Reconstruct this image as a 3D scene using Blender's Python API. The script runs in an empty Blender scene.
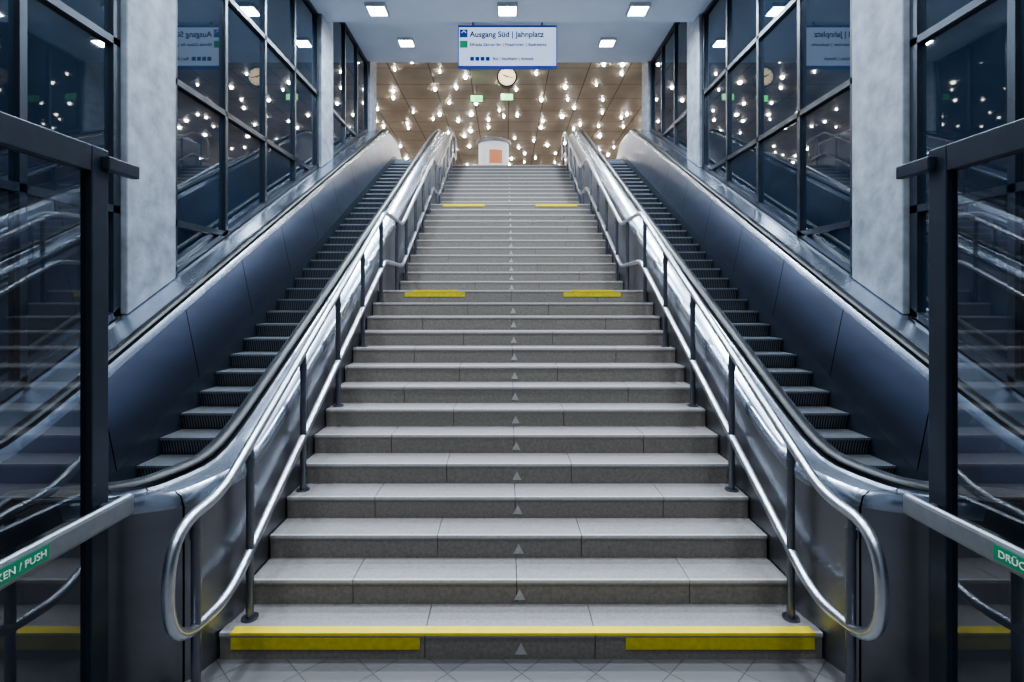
import bpy, bmesh, math, random
from mathutils import Vector, Matrix
random.seed(4)
S = bpy.context.scene
COL = S.collection
# ------------------------------------------------------------------ materials
def newmat(name):
    m = bpy.data.materials.new(name); m.use_nodes = True
    nt = m.node_tree
    return m, nt, nt.nodes['Principled BSDF']
def pmat(name, col, rough=.5, metal=0., nscale=0, namt=0., bump=0., bscale=80, spec=None, rvar=0., ior=None, stretch=None):
    m, nt, b = newmat(name)
    b.inputs['Base Color'].default_value = (*col, 1)
    b.inputs['Roughness'].default_value = rough
    b.inputs['Metallic'].default_value = metal
    if spec is not None: b.inputs['Specular IOR Level'].default_value = spec
    if ior: b.inputs['IOR'].default_value = ior
    tc = nt.nodes.new('ShaderNodeTexCoord')
    vec = tc.outputs['Object']
    if stretch:
        mp = nt.nodes.new('ShaderNodeMapping'); mp.inputs['Scale'].default_value = stretch
        nt.links.new(vec, mp.inputs['Vector']); vec = mp.outputs['Vector']
    if nscale:
        n = nt.nodes.new('ShaderNodeTexNoise'); n.inputs['Scale'].default_value = nscale; n.inputs['Detail'].default_value = 6
        nt.links.new(vec, n.inputs['Vector'])
        mr = nt.nodes.new('ShaderNodeMapRange'); mr.inputs['From Min'].default_value = .3; mr.inputs['From Max'].default_value = .7
        mr.inputs['To Min'].default_value = 1-namt; mr.inputs['To Max'].default_value = 1+namt
        nt.links.new(n.outputs['Fac'], mr.inputs['Value'])
        hs = nt.nodes.new('ShaderNodeHueSaturation'); hs.inputs['Color'].default_value = (*col, 1)
        nt.links.new(mr.outputs['Result'], hs.inputs['Value'])
        nt.links.new(hs.outputs['Color'], b.inputs['Base Color'])
        if rvar:
            m2 = nt.nodes.new('ShaderNodeMapRange'); m2.inputs['From Min'].default_value = .3; m2.inputs['From Max'].default_value = .7
            m2.inputs['To Min'].default_value = rough-rvar; m2.inputs['To Max'].default_value = rough+rvar
            nt.links.new(n.outputs['Fac'], m2.inputs['Value']); nt.links.new(m2.outputs['Result'], b.inputs['Roughness'])
    if bump:
        n2 = nt.nodes.new('ShaderNodeTexNoise'); n2.inputs['Scale'].default_value = bscale; n2.inputs['Detail'].default_value = 4
        nt.links.new(vec, n2.inputs['Vector'])
        bp = nt.nodes.new('ShaderNodeBump'); bp.inputs['Strength'].default_value = bump; bp.inputs['Distance'].default_value = .01
        nt.links.new(n2.outputs['Fac'], bp.inputs['Height']); nt.links.new(bp.outputs['Normal'], b.inputs['Normal'])
    return m
def emis(name, col, st):
    m, nt, b = newmat(name)
    b.inputs['Base Color'].default_value = (*col, 1)
    b.inputs['Emission Color'].default_value = (*col, 1)
    b.inputs['Emission Strength'].default_value = st
    return m
def seams(m, axis, period, width, dark=.25, phase=0.):
    """thin dark panel joints at a fixed spacing along an axis"""
    nt = m.node_tree; b = nt.nodes['Principled BSDF']
    tc = nt.nodes.new('ShaderNodeTexCoord'); sp = nt.nodes.new('ShaderNodeSeparateXYZ')
    nt.links.new(tc.outputs['Object'], sp.inputs[0])
    a = nt.nodes.new('ShaderNodeMath'); a.operation = 'MULTIPLY_ADD'
    a.inputs[1].default_value = 1/period; a.inputs[2].default_value = phase
    nt.links.new(sp.outputs[axis], a.inputs[0])
    f = nt.nodes.new('ShaderNodeMath'); f.operation = 'FRACT'; nt.links.new(a.outputs[0], f.inputs[0])
    c = nt.nodes.new('ShaderNodeMath'); c.operation = 'LESS_THAN'; c.inputs[1].default_value = width/period
    nt.links.new(f.outputs[0], c.inputs[0])
    mx = nt.nodes.new('ShaderNodeMix'); mx.data_type = 'RGBA'
    nt.links.new(c.outputs[0], mx.inputs[0])
    old = b.inputs['Base Color']
    if old.is_linked: nt.links.new(old.links[0].from_socket, mx.inputs[6])
    else: mx.inputs[6].default_value = old.default_value
    mx.inputs[7].default_value = (.02*dark, .02*dark, .025*dark, 1)
    nt.links.new(mx.outputs[2], b.inputs['Base Color'])
    return m
M = {}
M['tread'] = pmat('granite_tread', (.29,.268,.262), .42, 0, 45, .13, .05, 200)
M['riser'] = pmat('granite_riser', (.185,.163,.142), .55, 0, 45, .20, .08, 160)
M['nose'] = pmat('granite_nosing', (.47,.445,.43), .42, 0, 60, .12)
M['core'] = pmat('step_core', (.03,.028,.026), .9)
M['yellow'] = pmat('yellow_marking', (.78,.60,.015), .5, 0, 12, .07)
M['yellowr'] = pmat('worn_yellow_marking', (.50,.41,.02), .6, 0, 25, .16)  # duller yellow for the riser pieces
M['tri'] = pmat('triangle_marking', (.40,.385,.36), .6, 0, 40, .15)
M['rail'] = pmat('brushed_steel_rail', (.60,.62,.66), .29, 1, 25, .05)
M['bar'] = pmat('satin_push_bar', (.36,.38,.41), .42, 1, 25, .05)
M['post'] = pmat('dark_steel_post', (.17,.18,.21), .32, .9, 20, .1)
M['steel'] = seams(pmat('brushed_steel_side', (.27,.275,.30), .40, 1, 1.5, .10, stretch=(1,1,3)), 1, 1.45, .008)
M['deck'] = seams(pmat('satin_steel_deck', (.54,.59,.68), .25, 1, 2, .06, rvar=.03), 1, 2.9, .006)
M['panel'] = seams(pmat('blue_grey_steel_panel', (.20,.225,.29), .33, 1, 1.2, .10, stretch=(1,1,3)), 1, 1.15, .012, phase=.3)
M['rubber'] = pmat('black_rubber', (.010,.011,.014), .36)
M['concrete'] = pmat('fair_faced_concrete', (.235,.255,.29), .75, 0, 5, .28, .4, 22)
M['white'] = pmat('painted_ceiling', (.64,.71,.81), .7, 0, 1.2, .04)
M['frame'] = pmat('anthracite_frame', (.032,.04,.055), .35, .5, 10, .1)
M['glassdark'] = pmat('night_glazing', (.010,.018,.030), .02, 0, 1.2, .3, ior=1.9)
M['darkwall'] = pmat('dark_wall', (.03,.035,.045), .8, 0, 4, .1)
M['hallceil'] = seams(seams(pmat('perforated_bronze_ceiling', (.27,.235,.20), .5, 0, 1.2, .18), 0, 1.3, .03), 1, 1.3, .03)
M['hallwall'] = pmat('hall_wall', (.34,.31,.28), .6, 0, 3, .1)
M['hallfloor'] = pmat('hall_floor', (.42,.40,.38), .35, 0, 60, .2)
M['lamp'] = emis('lamp_glow', (.86,.93,1.0), 30)
M['spot'] = emis('spot_glow', (1.0,.95,.88), 150)
M['housing'] = pmat('lamp_housing', (.55,.58,.62), .5, .2)
M['signwhite'] = emis('sign_white', (.62,.76,.98), .75)
M['signblue'] = emis('sign_blue', (.02,.07,.36), .25)
M['signtext'] = pmat('sign_text_blue', (.005,.02,.13), .5)
M['signgreen'] = emis('sign_green_badge', (.05,.45,.2), .3)
M['green'] = emis('exit_green', (.12,.85,.22), 2.8)
M['label'] = pmat('green_label', (.015,.24,.11), .4)
M['labeltext'] = pmat('label_white', (.8,.83,.8), .4)
M['clockface'] = emis('clock_face', (1,.82,.52), 1.6)
M['kiosk'] = emis('poster_white', (.62,.66,.74), .6)
M['poster'] = emis('poster_orange', (.70,.30,.18), .35)
def floor_mat():
    m, nt, b = newmat('stone_floor_tiles')
    tc = nt.nodes.new('ShaderNodeTexCoord'); mp = nt.nodes.new('ShaderNodeMapping')
    mp.inputs['Rotation'].default_value = (0,0,math.radians(45)); nt.links.new(tc.outputs['Object'], mp.inputs['Vector'])
    br = nt.nodes.new('ShaderNodeTexBrick'); br.offset = 0; br.inputs['Scale'].default_value = 1
    br.inputs['Brick Width'].default_value = .3; br.inputs['Row Height'].default_value = .3; br.inputs['Mortar Size'].default_value = .003
    br.inputs['Color1'].default_value = (.12,.112,.115,1); br.inputs['Color2'].default_value = (.15,.142,.145,1); br.inputs['Mortar'].default_value = (.05,.05,.05,1)
    nt.links.new(mp.outputs['Vector'], br.inputs['Vector'])
    nt.links.new(br.outputs['Color'], b.inputs['Base Color']); b.inputs['Roughness'].default_value = .5
    return m
M['floor'] = floor_mat()
def step_mat(name, lo, hi, period):
    m, nt, b = newmat(name)
    b.inputs['Metallic'].default_value = .8; b.inputs['Roughness'].default_value = .42
    tc = nt.nodes.new('ShaderNodeTexCoord'); sp = nt.nodes.new('ShaderNodeSeparateXYZ'); nt.links.new(tc.outputs['Object'], sp.inputs[0])
    a = nt.nodes.new('ShaderNodeMath'); a.operation='MULTIPLY'; a.inputs[1].default_value = 1/period; nt.links.new(sp.outputs[0], a.inputs[0])
    f = nt.nodes.new('ShaderNodeMath'); f.operation='FRACT'; nt.links.new(a.outputs[0], f.inputs[0])
    c = nt.nodes.new('ShaderNodeMath'); c.operation='GREATER_THAN'; c.inputs[1].default_value=.5; nt.links.new(f.outputs[0], c.inputs[0])
    mx = nt.nodes.new('ShaderNodeMix'); mx.data_type='RGBA'; nt.links.new(c.outputs[0], mx.inputs[0])
    mx.inputs[6].default_value=(*lo,1); mx.inputs[7].default_value=(*hi,1)
    nt.links.new(mx.outputs[2], b.inputs['Base Color'])
    return m
M['estep'] = step_mat('escalator_grooved_tread', (.03,.032,.036), (.42,.44,.47), .026)
M['eriser'] = step_mat('escalator_grooved_riser', (.014,.015,.018), (.15,.16,.18), .026)
def glass_mat():
    m = bpy.data.materials.new('door_glass'); m.use_nodes = True; nt = m.node_tree; nt.nodes.clear()
    o = nt.nodes.new('ShaderNodeOutputMaterial'); mix = nt.nodes.new('ShaderNodeMixShader')
    t = nt.nodes.new('ShaderNodeBsdfTransparent'); t.inputs[0].default_value = (.48,.53,.59,1)
    g = nt.nodes.new('ShaderNodeBsdfGlossy'); g.inputs['Roughness'].default_value = .01
    lw = nt.nodes.new('ShaderNodeLayerWeight')
    p = nt.nodes.new('ShaderNodeMath'); p.operation='POWER'; p.inputs[1].default_value = 5; nt.links.new(lw.outputs['Facing'], p.inputs[0])
    lw.inputs['Blend'].default_value=.5
    q = nt.nodes.new('ShaderNodeMath'); q.operation='MULTIPLY_ADD'; q.inputs[1].default_value=.85; q.inputs[2].default_value=.14; nt.links.new(p.outputs[0], q.inputs[0])
    nt.links.new(q.outputs[0], mix.inputs[0]); nt.links.new(t.outputs[0], mix.inputs[1]); nt.links.new(g.outputs[0], mix.inputs[2])
    nt.links.new(mix.outputs[0], o.inputs[0]); return m
M['glass'] = glass_mat()

# ------------------------------------------------------------------ mesh builder
class MB:
    def __init__(s): s.v=[]; s.f=[]; s.m=[]; s.mats=[]
    def mi(s, k):
        if k not in s.mats: s.mats.append(k)
        return s.mats.index(k)
    def poly(s, pts, k):
        i=len(s.v); s.v+= [tuple(p) for p in pts]; s.f.append(list(range(i,i+len(pts)))); s.m.append(s.mi(k))
    def box(s, x0,x1,y0,y1,z0,z1,k):
        if x0>x1: x0,x1=x1,x0
        i=len(s.v); s.v+=[(x,y,z) for z in (z0,z1) for y in (y0,y1) for x in (x0,x1)]
        for q in ((0,2,3,1),(4,5,7,6),(0,1,5,4),(2,6,7,3),(0,4,6,2),(1,3,7,5)):
            s.f.append([i+a for a in q]); s.m.append(s.mi(k))
    def loft(s, rings, kf, closed=True, caps=True):
        n=len(rings[0]); i=len(s.v)
        for r in rings: s.v+=[tuple(p) for p in r]
        for a in range(len(rings)-1):
            for j in range(n if closed else n-1):
                j2=(j+1)%n
                s.f.append([i+a*n+j,i+a*n+j2,i+(a+1)*n+j2,i+(a+1)*n+j]); s.m.append(s.mi(kf(j)))
        if caps:
            s.f.append([i+j for j in range(n)]); s.m.append(s.mi(kf(0)))
            s.f.append([i+(len(rings)-1)*n+j for j in range(n)][::-1]); s.m.append(s.mi(kf(0)))
    def tube(s, path, r, k, n=12, rx=None):
        path=[Vector(p) for p in path]; rings=[]
        up=None
        for a,p in enumerate(path):
            t=(path[min(a+1,len(path)-1)]-path[max(a-1,0)]).normalized()
            if up is None:
                up=Vector((1,0,0)) if abs(t.x)<.9 else Vector((0,1,0))
            up=(up-t*up.dot(t)).normalized(); w=t.cross(up)
            rings.append([p+up*math.cos(q)*(rx or r)+w*math.sin(q)*r for q in [2*math.pi*c/n for c in range(n)]])
        s.loft(rings, lambda j:k)
    def cyl(s, c, r, h, k, n=24, axis='z', r2=None):
        c=Vector(c); r2=r if r2 is None else r2
        ax={'x':Vector((1,0,0)),'y':Vector((0,1,0)),'z':Vector((0,0,1))}[axis]
        u=Vector((0,1,0)) if axis!='y' else Vector((1,0,0)); w=ax.cross(u)
        s.loft([[c+ax*t+u*math.cos(q)*rr+w*math.sin(q)*rr for q in [2*math.pi*i/n for i in range(n)]] for t,rr in ((0,r),(h,r2))], lambda j:k)
    def obj(s, name, parent=None, smooth=False, bevel=0, recalc=True):
        me=bpy.data.meshes.new(name); me.from_pydata(s.v,[],s.f)
        for k in s.mats: me.materials.append(M[k])
        me.polygons.foreach_set('material_index', s.m)
        if recalc:
            bm=bmesh.new(); bm.from_mesh(me); bmesh.ops.recalc_face_normals(bm, faces=bm.faces); bm.to_mesh(me); bm.free()
        o=bpy.data.objects.new(name, me); COL.objects.link(o)
        if smooth:
            for p in me.polygons: p.use_smooth=True
            me.set_sharp_from_angle(angle=math.radians(38))
        if bevel:
            b=o.modifiers.new('bevel','BEVEL'); b.width=bevel; b.segments=2; b.limit_method='ANGLE'
        if parent: o.parent=parent
        return o
def empty(name):
    e=bpy.data.objects.new(name,None); e.empty_display_size=.2; COL.objects.link(e); return e
def text(body, size, loc, rot, key, parent, name, align='LEFT', offset=0):
    cu=bpy.data.curves.new(name,'FONT'); cu.body=body; cu.size=size; cu.align_x=align; cu.extrude=.001; cu.offset=offset
    t=bpy.data.objects.new('tmp',cu); COL.objects.link(t)
    bpy.context.view_layer.update()
    me=bpy.data.meshes.new_from_object(t.evaluated_get(bpy.context.evaluated_depsgraph_get()))
    bpy.data.objects.remove(t)
    me.materials.clear(); me.materials.append(M[key])
    o=bpy.data.objects.new(name,me); COL.objects.link(o); o.location=loc; o.rotation_euler=rot; o.parent=parent; return o

# ------------------------------------------------------------------ key dimensions
h=.16; t=.282; Y1=3.081
stepY=[]
for k in range(1,15): stepY.append(Y1+(k-1)*t)
for k in range(12): stepY.append(8.13+k*t)
for k in range(12): stepY.append(12.38+k*t)
TOPZ=h*38; TOPY=stepY[-1]
# ------------------------------------------------------------------ staircase
mb=MB()
for k,y in enumerate(stepY,1):
    y2 = stepY[k]+.03 if k<38 else TOPY+.35
    z0,z1=(k-1)*h,k*h
    W=1.79 if k==1 else 1.745
    J=[-W,-.57,.44,W] if k%2 else [-W,-1.08,-.02,1.1,W]
    for a,b in zip(J[:-1],J[1:]):
        x0,x1=a+.0025,b-.0025
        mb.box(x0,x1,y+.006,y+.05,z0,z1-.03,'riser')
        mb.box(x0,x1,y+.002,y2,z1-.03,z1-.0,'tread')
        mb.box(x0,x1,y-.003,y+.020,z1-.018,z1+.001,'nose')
    mb.box(-W+.02,W-.02,y+.03,y2+.3 if k<38 else y2,max(0,z0-.16),z1-.031,'core')
    if k!=14 and k!=26:
        c=0; b0=z0+.030
        mb.poly([(c-.036,y+.003,b0),(c+.036,y+.003,b0),(c,y+.003,b0+.07)],'tri')
    if k==1:
        for a,b in ((-1.72,-.60),(.62,1.74)): mb.box(a,b,y-.001,y+.004,z0+.062,z1-.026,'yellowr')
        mb.box(-1.72,1.74,y-.005,y+.060,z1-.012,z1+.003,'yellow')
    if k==14:
        for a,b in ((-1.40,-.62),(.66,1.40)):
            mb.box(a,b,y-.001,y+.004,z0+.075,z1-.021,'yellowr'); mb.box(a+.1,b-.1,y-.005,y+.075,z1-.02,z1+.003,'yellow')
    if k==26:
        for a,b in ((-1.45,-.55),(.55,1.45)): mb.box(a,b,y-.006,y+.075,z1-.05,z1+.003,'yellow')
stairs=mb.obj('staircase')

# ------------------------------------------------------------------ stair handrails
for s in (-1,1):
    e=empty('stair_handrail'); X=s*1.675
    up=[(2.90,1.06),(6.81,3.26),(7.95,3.26),(11.34,5.18),(12.2,5.18),(15.59,7.10),(16.15,7.10)]
    lo=[(y,z-.64) for y,z in up]; lo[0]=(2.98,.44); lo[-1]=(16.15,6.46)
    ring=[(X,16.15,6.46)]+[(X,16.40,6.46),(X,16.40,7.10)]+[(X,y,z) for y,z in up][::-1]
    ring+=[(X,2.44,1.03),(X,2.44,.47)]+[(X,y,z) for y,z in lo]
    P=[Vector(q) for q in ring]; out=[P[0]]
    for i in range(1,len(P)-1):
        a,b,c=P[i-1],P[i],P[i+1]
        r=.28 if (b.y<2.6 or b.y>16.3) else .16
        d1=min(r,(a-b).length*.48); d2=min(r,(c-b).length*.48)
        p=b+(a-b).normalized()*d1; q=b+(c-b).normalized()*d2
        for u in range(9):
            u/=8; out.append(p*(1-u)**2+b*2*u*(1-u)+q*u*u)
    out.append(P[-1])
    mb=MB(); mb.tube(out,.029,'rail',16); mb.obj('rails',e,True)
    def upz(y):
        for (a,za),(b,zb) in zip(up[:-1],up[1:]):
            if a<=y<=b: return za+(zb-za)*(y-a)/(b-a)
        return up[0][1] if y<up[0][0] else up[-1][1]
    posts=[(2.66,0)]
    for i in (1,4,7,10,13): posts.append((stepY[i-1]+.14,i*h))
    posts.append((7.55,14*h))
    for i in (15,18,21,24): posts.append((stepY[i-1]+.14,i*h))
    posts.append((11.9,26*h))
    for i in (27,30,33,36): posts.append((stepY[i-1]+.14,i*h))
    posts.append((16.0,TOPZ))
    mb=MB()
    for y,z in posts:
        mb.cyl((X,y,z),.024,upz(y)-z-.02,'post',14)
        mb.cyl((X,y,z),.05,.012,'post',18)
        mb.cyl((X,y,upz(y)-.14),.029,.05,'post',14)
    mb.obj('posts',e,True)

# ------------------------------------------------------------------ escalators
def softmax(a,b,k=.06): return .5*(a+b+math.sqrt((a-b)**2+k*k))
def softmin(a,b,k=.06): return .5*(a+b-math.sqrt((a-b)**2+k*k))
SL=.519
def zt(y): return softmin(softmax(-.73+SL*y,1.06,.12),6.93,.15)
def zs(y): return softmin(softmax(-1.65+SL*y,0.0,.1),TOPZ,.1)
def off(y): return .12*(max(0,3.32-y)/.42)**1.5 + .34*(max(0,2.95-y)/.2)**2
YI=[2.72+.03*i for i in range(9)]+[3.0+.12*i for i in range(9)]+[4.1+.3*i for i in range(34)]+[14.15+.12*i for i in range(17)]
YO=[2.3+.2*i for i in range(9)]+[4.1+.3*i for i in range(34)]+[14.15+.12*i for i in range(17)]
for s in (-1,1):
    e=empty('escalator')
    mb=MB(); rings=[]
    for y in YI:
        o=off(y); T=zt(y); Z=zs(y); zb=max(0,T-2.0)
        sec=[(1.752+o,zb),(1.752+o,T-.09),(1.765+o,T-.035),(1.80+o,T-.004),(1.95+o,T),(1.96+o,T+.012),(2.09+o,T+.012),(2.10+o,T-.01),(2.13+o,T-.05),
             (max(2.30,2.15+o),Z+.16),(max(2.31,2.16+o),max(Z-.25,0)),(max(2.2,2.10+o),zb)]
        rings.append([(s*x,y,z) for x,z in sec])
    kk=['steel','deck','deck','deck','deck','rubber','deck','deck','panel','frame','frame','frame']
    mb.loft(rings, lambda j:kk[j]); mb.obj('inner_balustrade',e,True)
    mb=MB(); rings=[]
    for y in YO:
        T=zt(y); Z=zs(y); zb=max(0,T-2.0)
        sec=[(3.27,max(Z-.25,0)),(3.28,Z+.16),(3.42,T-.06),(3.44,T-.01),(3.45,T+.012),(3.57,T+.012),(3.58,T),(3.66,T+.01),(3.76,T+.045),(3.845,T+.055),(3.845,zb)]
        rings.append([(s*x,y,z) for x,z in sec])
    kk2=['frame','panel','deck','deck','rubber','deck','deck','deck','deck','frame','frame']
    mb.loft(rings, lambda j:kk2[j]); mb.obj('outer_balustrade',e,True)
    mb=MB()
    for x,fl in ((2.025,1),(3.51,0)):
        pth=[]; YS=YI if fl else YO
        y0=YS[0]; xx=s*(x+(off(y0) if fl else 0))
        r=.21
        for a in range(8):
            q=math.radians(-90+180*a/8); pth.append((xx,y0-.02-math.cos(q)*r,zt(y0)+.04-r+math.sin(q)*r))
        for y in YS: pth.append((s*(x+(off(y) if fl else 0)),y,zt(y)+.04))
        yl=YS[-1]
        for a in range(1,9):
            q=math.radians(90-180*a/8); pth.append((s*x,yl+math.cos(q)*r,zt(yl)+.04-r+math.sin(q)*r))
        mb.tube(pth,.022,'rubber',12,rx=.046)
    mb.obj('moving_handrails',e,True)
    mb=MB(); p=.305
    y=3.25
    while y<14.85:
        z=zs(y+.05); z=max(z,.035)
        x0,x1=s*2.315,s*3.265
        if z<TOPZ-.02:
            mb.box(x0,x1,y,y+p+.02,z-.022,z,'estep')
            mb.box(x0+s*.002,x1-s*.002,y-.002,y+.016,z-.014,z+.002,'bar')
            zr=max(z-.19,0.0)
            rr=[]
            for u in range(6):
                u/=5; rr.append([(x0,y+.006+.035*math.sin(u*math.pi*.5),z-.02-(z-.02-zr)*u),(x1,y+.006+.035*math.sin(u*math.pi*.5),z-.02-(z-.02-zr)*u)])
            mb.loft(rr,lambda j:'eriser',closed=False,caps=False)
            mb.box(x0,x1,y+.05,y+p,max(z-.35,0),z-.024,'rubber')
        y+=p
    mb.box(s*2.315,s*3.265,2.3,3.24,0.002,.03,'estep')
    mb.box(s*2.315,s*3.265,14.85,15.45,TOPZ-.25,TOPZ+.005,'estep')
    mb.obj('steps',e)

# ------------------------------------------------------------------ glazed side walls
zA=[3.0,4.62,6.22]
TOPW=7.84
def win(name,s,y0,y1,div,top):
    mb=MB(); xo=s*3.90; xf=s*3.855
    def zb(y): return zt(y)+.07
    n=14; ys=[y0+(y1-y0)*i/n for i in range(n+1)]
    for a,b in zip(ys[:-1],ys[1:]):
        mb.poly([(xo,a,zb(a)),(xo,b,zb(b)),(xo,b,top),(xo,a,top)],'glassdark')
        mb.loft([[(xf,q,zb(q)),(xf,q,zb(q)+.07),(xo+s*.03,q,zb(q)+.07),(xo+s*.03,q,zb(q))] for q in (a,b)],lambda j:'frame')
    for i in range(div+1):
        y=y0+(y1-y0)*i/div
        w=.045 if i in (0,div) else .032
        y=min(max(y,y0+w),y1-w)
        mb.box(xf,xo+s*.02,y-w,y+w,zb(y),top,'frame')
    for z in zA+[top-.04]:
        ye=y1
        while ye>y0 and zb(ye)>z-.02: ye-=.02
        if ye>y0+.1: mb.box(xf,xo+s*.02,y0,ye,z-.035,z+.035,'frame')
    return mb.obj(name)
wn=1
for s in (-1,1):
    nm='left' if s<0 else 'right'
    mb=MB(); mb.box(s*3.95,s*4.15,-5,14.3,0,9.6,'darkwall'); mb.obj('wall_'+nm)
    for y0,y1,dv,tp in ((1.0,5.08,4,TOPW),(5.87,10.45,4,TOPW),(11.2,14.2,3,8.58)):
        win('window_%d'%wn,s,y0,y1,dv,tp); wn+=1
    for y0,y1,tp in ((5.1,5.85,7.86),(10.47,11.18,8.6),(14.22,14.9,9.6)):
        mb=MB(); xa,xb=s*3.80,s*3.94
        mb.loft([[(xa,y,zt(y)+.058),(xb,y,zt(y)+.058),(xb,y,tp),(xa,y,tp)] for y in (y0,y1)],lambda j:'concrete')
        mb.obj('concrete_column',bevel=.012)

# ------------------------------------------------------------------ ceilings, floor
mb=MB(); mb.box(-4.15,4.15,-5,10.8,7.86,8.0,'white'); mb.box(-4.15,4.15,10.68,10.8,8.0,8.75,'white')
mb.box(-4.15,4.15,10.8,14.3,8.6,8.75,'white'); mb.box(-9,9,14.15,14.3,8.75,9.75,'white'); mb.obj('ceiling')
mb=MB(); mb.box(-9.2,9.2,14.3,36,9.6,9.75,'hallceil')
mb.obj('ceiling_hall')
mb=MB(); mb.box(-4.15,4.15,-5,3.2,-.1,0,'floor'); mb.obj('floor')
mb=MB(); mb.box(-9.2,9.2,15.5,36,TOPZ-.25,TOPZ-.001,'hallfloor'); mb.obj('floor_hall')
mb=MB(); mb.box(-9.2,-9,14.3,36,TOPZ,9.6,'hallwall'); mb.box(9,9.2,14.3,36,TOPZ,9.6,'hallwall')
mb.obj('wall_hall_sides')
mb=MB(); mb.box(-9.2,9.2,36,36.2,TOPZ,9.75,'hallwall'); mb.obj('wall_hall_back')
mb=MB(); mb.box(-4.15,4.15,-5.2,-5,0,8.0,'concrete'); mb.obj('wall_back')  # added wall behind the camera, closes the open end to bounce light
for s in (-1,1):
    mb=MB(); mb.box(s*4.15,s*9.2,14.15,14.3,TOPZ,8.75,'hallwall'); mb.obj('wall_hall_front')

# ------------------------------------------------------------------ lamps
def lamp(x,y,z,pw):
    e=empty('ceiling_lamp'); w=.17
    mb=MB()
    for a,b,c,d in ((-w-.03,w+.03,-w-.03,-w),(-w-.03,w+.03,w,w+.03),(-w-.03,-w,-w,w),(w,w+.03,-w,w)):
        mb.box(x+a,x+b,y+c,y+d,z-.07,z,'housing')
    mb.obj('housing',e)
    mb=MB(); mb.box(x-w,x+w,y-w,y+w,z-.04,z-.01,'lamp'); mb.obj('diffuser',e)
    L=bpy.data.lights.new('lamp_light','AREA'); L.shape='SQUARE'; L.size=.3; L.energy=pw; L.color=(.76,.88,1.0); L.spread=math.radians(165)
    o=bpy.data.objects.new('lamp_light',L); COL.objects.link(o); o.location=(x,y,z-.075); o.parent=e
for y in (10.27,7.2,4.2,1.2,-2):
    for x in (-2.63,-.06,2.52): lamp(x,y,7.86,{10.27:125,7.2:135,4.2:120,1.2:80,-2:60}[y])
for x in (-2.6,2.46): lamp(x,13.1,8.6,125)
mb=MB()
for j in range(18):
    y=15.0+1.15*j
    for i in range(-7,8):
        x=i*1.15+(.57 if j%2 else 0)+random.uniform(-.40,.40)
        if random.random()<.28: continue
        yy=y+random.uniform(-.5,.5); r=random.choice((.025,.03,.04,.055,.07))
        mb.cyl((x,yy,9.525),r*.6,.075,'spot',10,r2=r)
mb.obj('hall_ceiling_spotlights')
for s in (-1,1):
    for y in (17.0,21.5,26.0,31.0):
        e=empty('wall_uplight')  # invented fill fixture and housing, added to brighten the hall ceiling
        mb=MB(); mb.box(s*8.70,s*8.98,y-.5,y+.5,8.0,8.04,'housing'); mb.box(s*8.68,s*8.70,y-.5,y+.5,8.0,8.14,'housing')
        mb.box(s*8.70,s*8.98,y-.5,y-.48,8.04,8.14,'housing'); mb.box(s*8.70,s*8.98,y+.48,y+.5,8.04,8.14,'housing'); mb.obj('housing',e)
        L=bpy.data.lights.new('uplight_lamp','AREA'); L.shape='RECTANGLE'; L.size=.2; L.size_y=.9; L.energy=105; L.color=(1,.90,.76)
        o=bpy.data.objects.new('uplight_lamp',L); COL.objects.link(o); o.location=(s*8.84,y,8.10); o.rotation_euler=(0,math.radians(180-(-s)*35),0); o.parent=e

# ------------------------------------------------------------------ hanging sign
e=empty('hanging_direction_sign'); Y=12.0; cx=-.055; w=1.14; z0=7.46; z1=8.42
mb=MB()
mb.box(cx-w,cx+w,Y,Y+.14,z0,z1,'signblue')
mb.box(cx-w+.02,cx+w-.02,Y-.006,Y,z0+.03,z1-.05,'signwhite')
mb.box(cx-w+.04,cx-w+.22,Y-.009,Y-.005,z1-.28,z1-.10,'signblue')
mb.box(cx-w+.04,cx-w+.22,Y-.010,Y-.005,z1-.52,z1-.36,'signgreen')
for x in (-.8,.8): mb.cyl((cx+x,Y+.07,z1),.02,8.6-z1,'post',10)
for i in range(4): mb.box(cx-w+.28+i*.12,cx-w+.37+i*.12,Y-.009,Y-.005,z0+.14,z0+.23,'signblue')
mb.obj('panel',e)
R=(math.radians(90),0,0)
text('Ausgang Süd | Jahnplatz',.180,(cx-w+.27,Y-.008,z1-.27),R,'signtext',e,'lettering',offset=.004)
text('Elfriede-Zahner-Str. | Friedrichstr. | Stadtwerke',.092,(cx-w+.27,Y-.008,z1-.48),R,'signtext',e,'lettering_sub',offset=.002)
text('Bus | Stadtbahn | Altstadt',.092,(cx-w+.80,Y-.008,z0+.155),R,'signtext',e,'lettering_lines',offset=.002)
text('↑',.18,(cx-w+.06,Y-.012,z1-.25),R,'signwhite',e,'arrow')
# clock
e=empty('station_clock'); cz=8.93; cy=16.0; cxx=-.06
mb=MB(); mb.cyl((cxx,cy,cz),.31,.16,'rubber',40,axis='y'); mb.cyl((cxx,cy-.006,cz),.265,.008,'clockface',40,axis='y')
for i in range(12):
    q=i*math.pi/6; x=cxx+.23*math.sin(q); z=cz+.23*math.cos(q); mb.box(x-.014,x+.014,cy-.012,cy-.006,z-.014,z+.014,'rubber')
def hand(a,l,w2):
    d=Vector((math.sin(a),0,math.cos(a))); n=Vector((d.z,0,-d.x))*w2; c=Vector((cxx,cy-.014,cz))
    mb.poly([c-d*.04+n,c+d*l+n*.6,c+d*l-n*.6,c-d*.04-n],'rubber')
hand(math.radians(-65),.15,.022); hand(math.radians(100),.21,.016)
mb.cyl((cxx,cy+.08,cz+.3),.02,9.6-cz-.3,'post',10)
mb.obj('clock_body',e)
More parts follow.
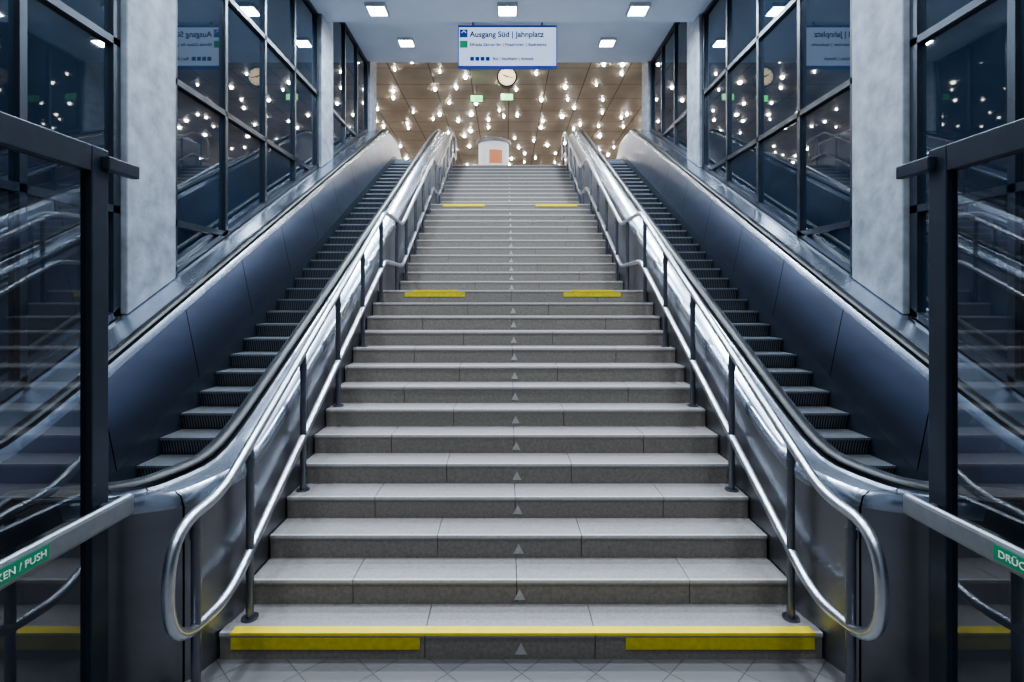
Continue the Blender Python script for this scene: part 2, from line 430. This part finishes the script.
for x,y,z in ((-1.12,18.3,9.13),(-.05,18.6,9.3)):
    mb=MB(); mb.box(x-.22,x+.22,y,y+.08,z-.12,z+.13,'post'); mb.box(x-.2,x+.2,y-.006,y,z-.10,z+.11,'green')
    mb.box(x-.05,x+.03,y-.01,y-.005,z-.07,z+.06,'labeltext'); mb.box(x+.05,x+.14,y-.01,y-.005,z-.02,z+.02,'labeltext')
    mb.cyl((x,y+.04,z+.13),.012,9.6-z-.13,'post',8); mb.obj('emergency_exit_sign')
mb=MB(); ax,ay=-.6,21.5
mb.cyl((ax,ay,TOPZ),.62,2.35,'kiosk',40); mb.cyl((ax,ay,TOPZ+2.35),.70,.14,'post',40); mb.cyl((ax,ay,TOPZ),.68,.18,'post',40)
rg=[]
for zz in (TOPZ+1.45,TOPZ+2.0):
    rg.append([(ax+.628*math.sin(q),ay-.628*math.cos(q),zz) for q in [math.radians(-15+50*i/12) for i in range(13)]])
mb.loft(rg,lambda j:'poster',closed=False,caps=False)
mb.obj('advertising_column',smooth=True)

# ------------------------------------------------------------------ glass doors
for s in (-1,1):
    e=empty('glass_door'); X=s*2.15; ya,yb=1.55,2.66; H=2.90; tck=.03
    if s>0: X=2.10
    mb=MB()
    mb.box(X-tck,X+tck,yb-.11,yb,0.01,H,'frame')
    mb.box(X-tck,X+tck,ya,ya+.11,0.01,H,'frame')
    mb.box(X-tck,X+tck,ya+.11,yb-.11,H-.13,H,'frame')
    mb.box(X-tck,X+tck,ya+.11,yb-.11,.01,.2,'frame')
    mb.box(X-s*.02,X-s*.07,yb-.05,yb+.17,H-.11,H-.04,'frame')
    mb.obj('frame',e,bevel=.006)
    mb=MB(); mb.poly([(X,ya+.1,.19),(X,yb-.1,.19),(X,yb-.1,H-.12),(X,ya+.1,H-.12)],'glass'); mb.obj('glass',e)
    mb=MB(); xb=X-s*.13
    mb.box(xb-.022,xb+.022,ya+.02,yb+.02,1.035,1.145,'bar')
    for yy in (ya+.07,yb-.06): mb.box(X-s*.03,xb,yy-.025,yy+.025,1.06,1.12,'post')
    mb.obj('push_bar',e,bevel=.018)
    xl=xb-s*.0235
    mb=MB()
    mb.box(xl-.001,xl+.001,1.80,2.17,1.06,1.122,'label'); mb.obj('label',e)
    if s<0:
        text('DRÜCKEN / PUSH',.042,(xl+.002,1.825,1.077),(math.radians(90),0,math.radians(90)),'labeltext',e,'label_text')
    else:
        text('DRÜCKEN / PUSH',.042,(xl-.002,2.15,1.077),(math.radians(90),0,math.radians(-90)),'labeltext',e,'label_text')

# ------------------------------------------------------------------ world, camera
w=bpy.data.worlds.new('world'); S.world=w; w.use_nodes=True
bg=w.node_tree.nodes['Background']; bg.inputs[0].default_value=(.35,.5,.8,1); bg.inputs[1].default_value=.03
try: S.view_settings.look='AgX - Medium High Contrast'
except Exception as ex: print(ex)
cam=bpy.data.cameras.new('camera'); co=bpy.data.objects.new('camera',cam); COL.objects.link(co)
cam.sensor_width=36; cam.lens=520/1024*36; cam.shift_x=6/1024; cam.shift_y=-44/1024; cam.clip_start=.05
co.location=(-.089,0,2.151); co.rotation_euler=(math.radians(90),0,0)
S.camera=co
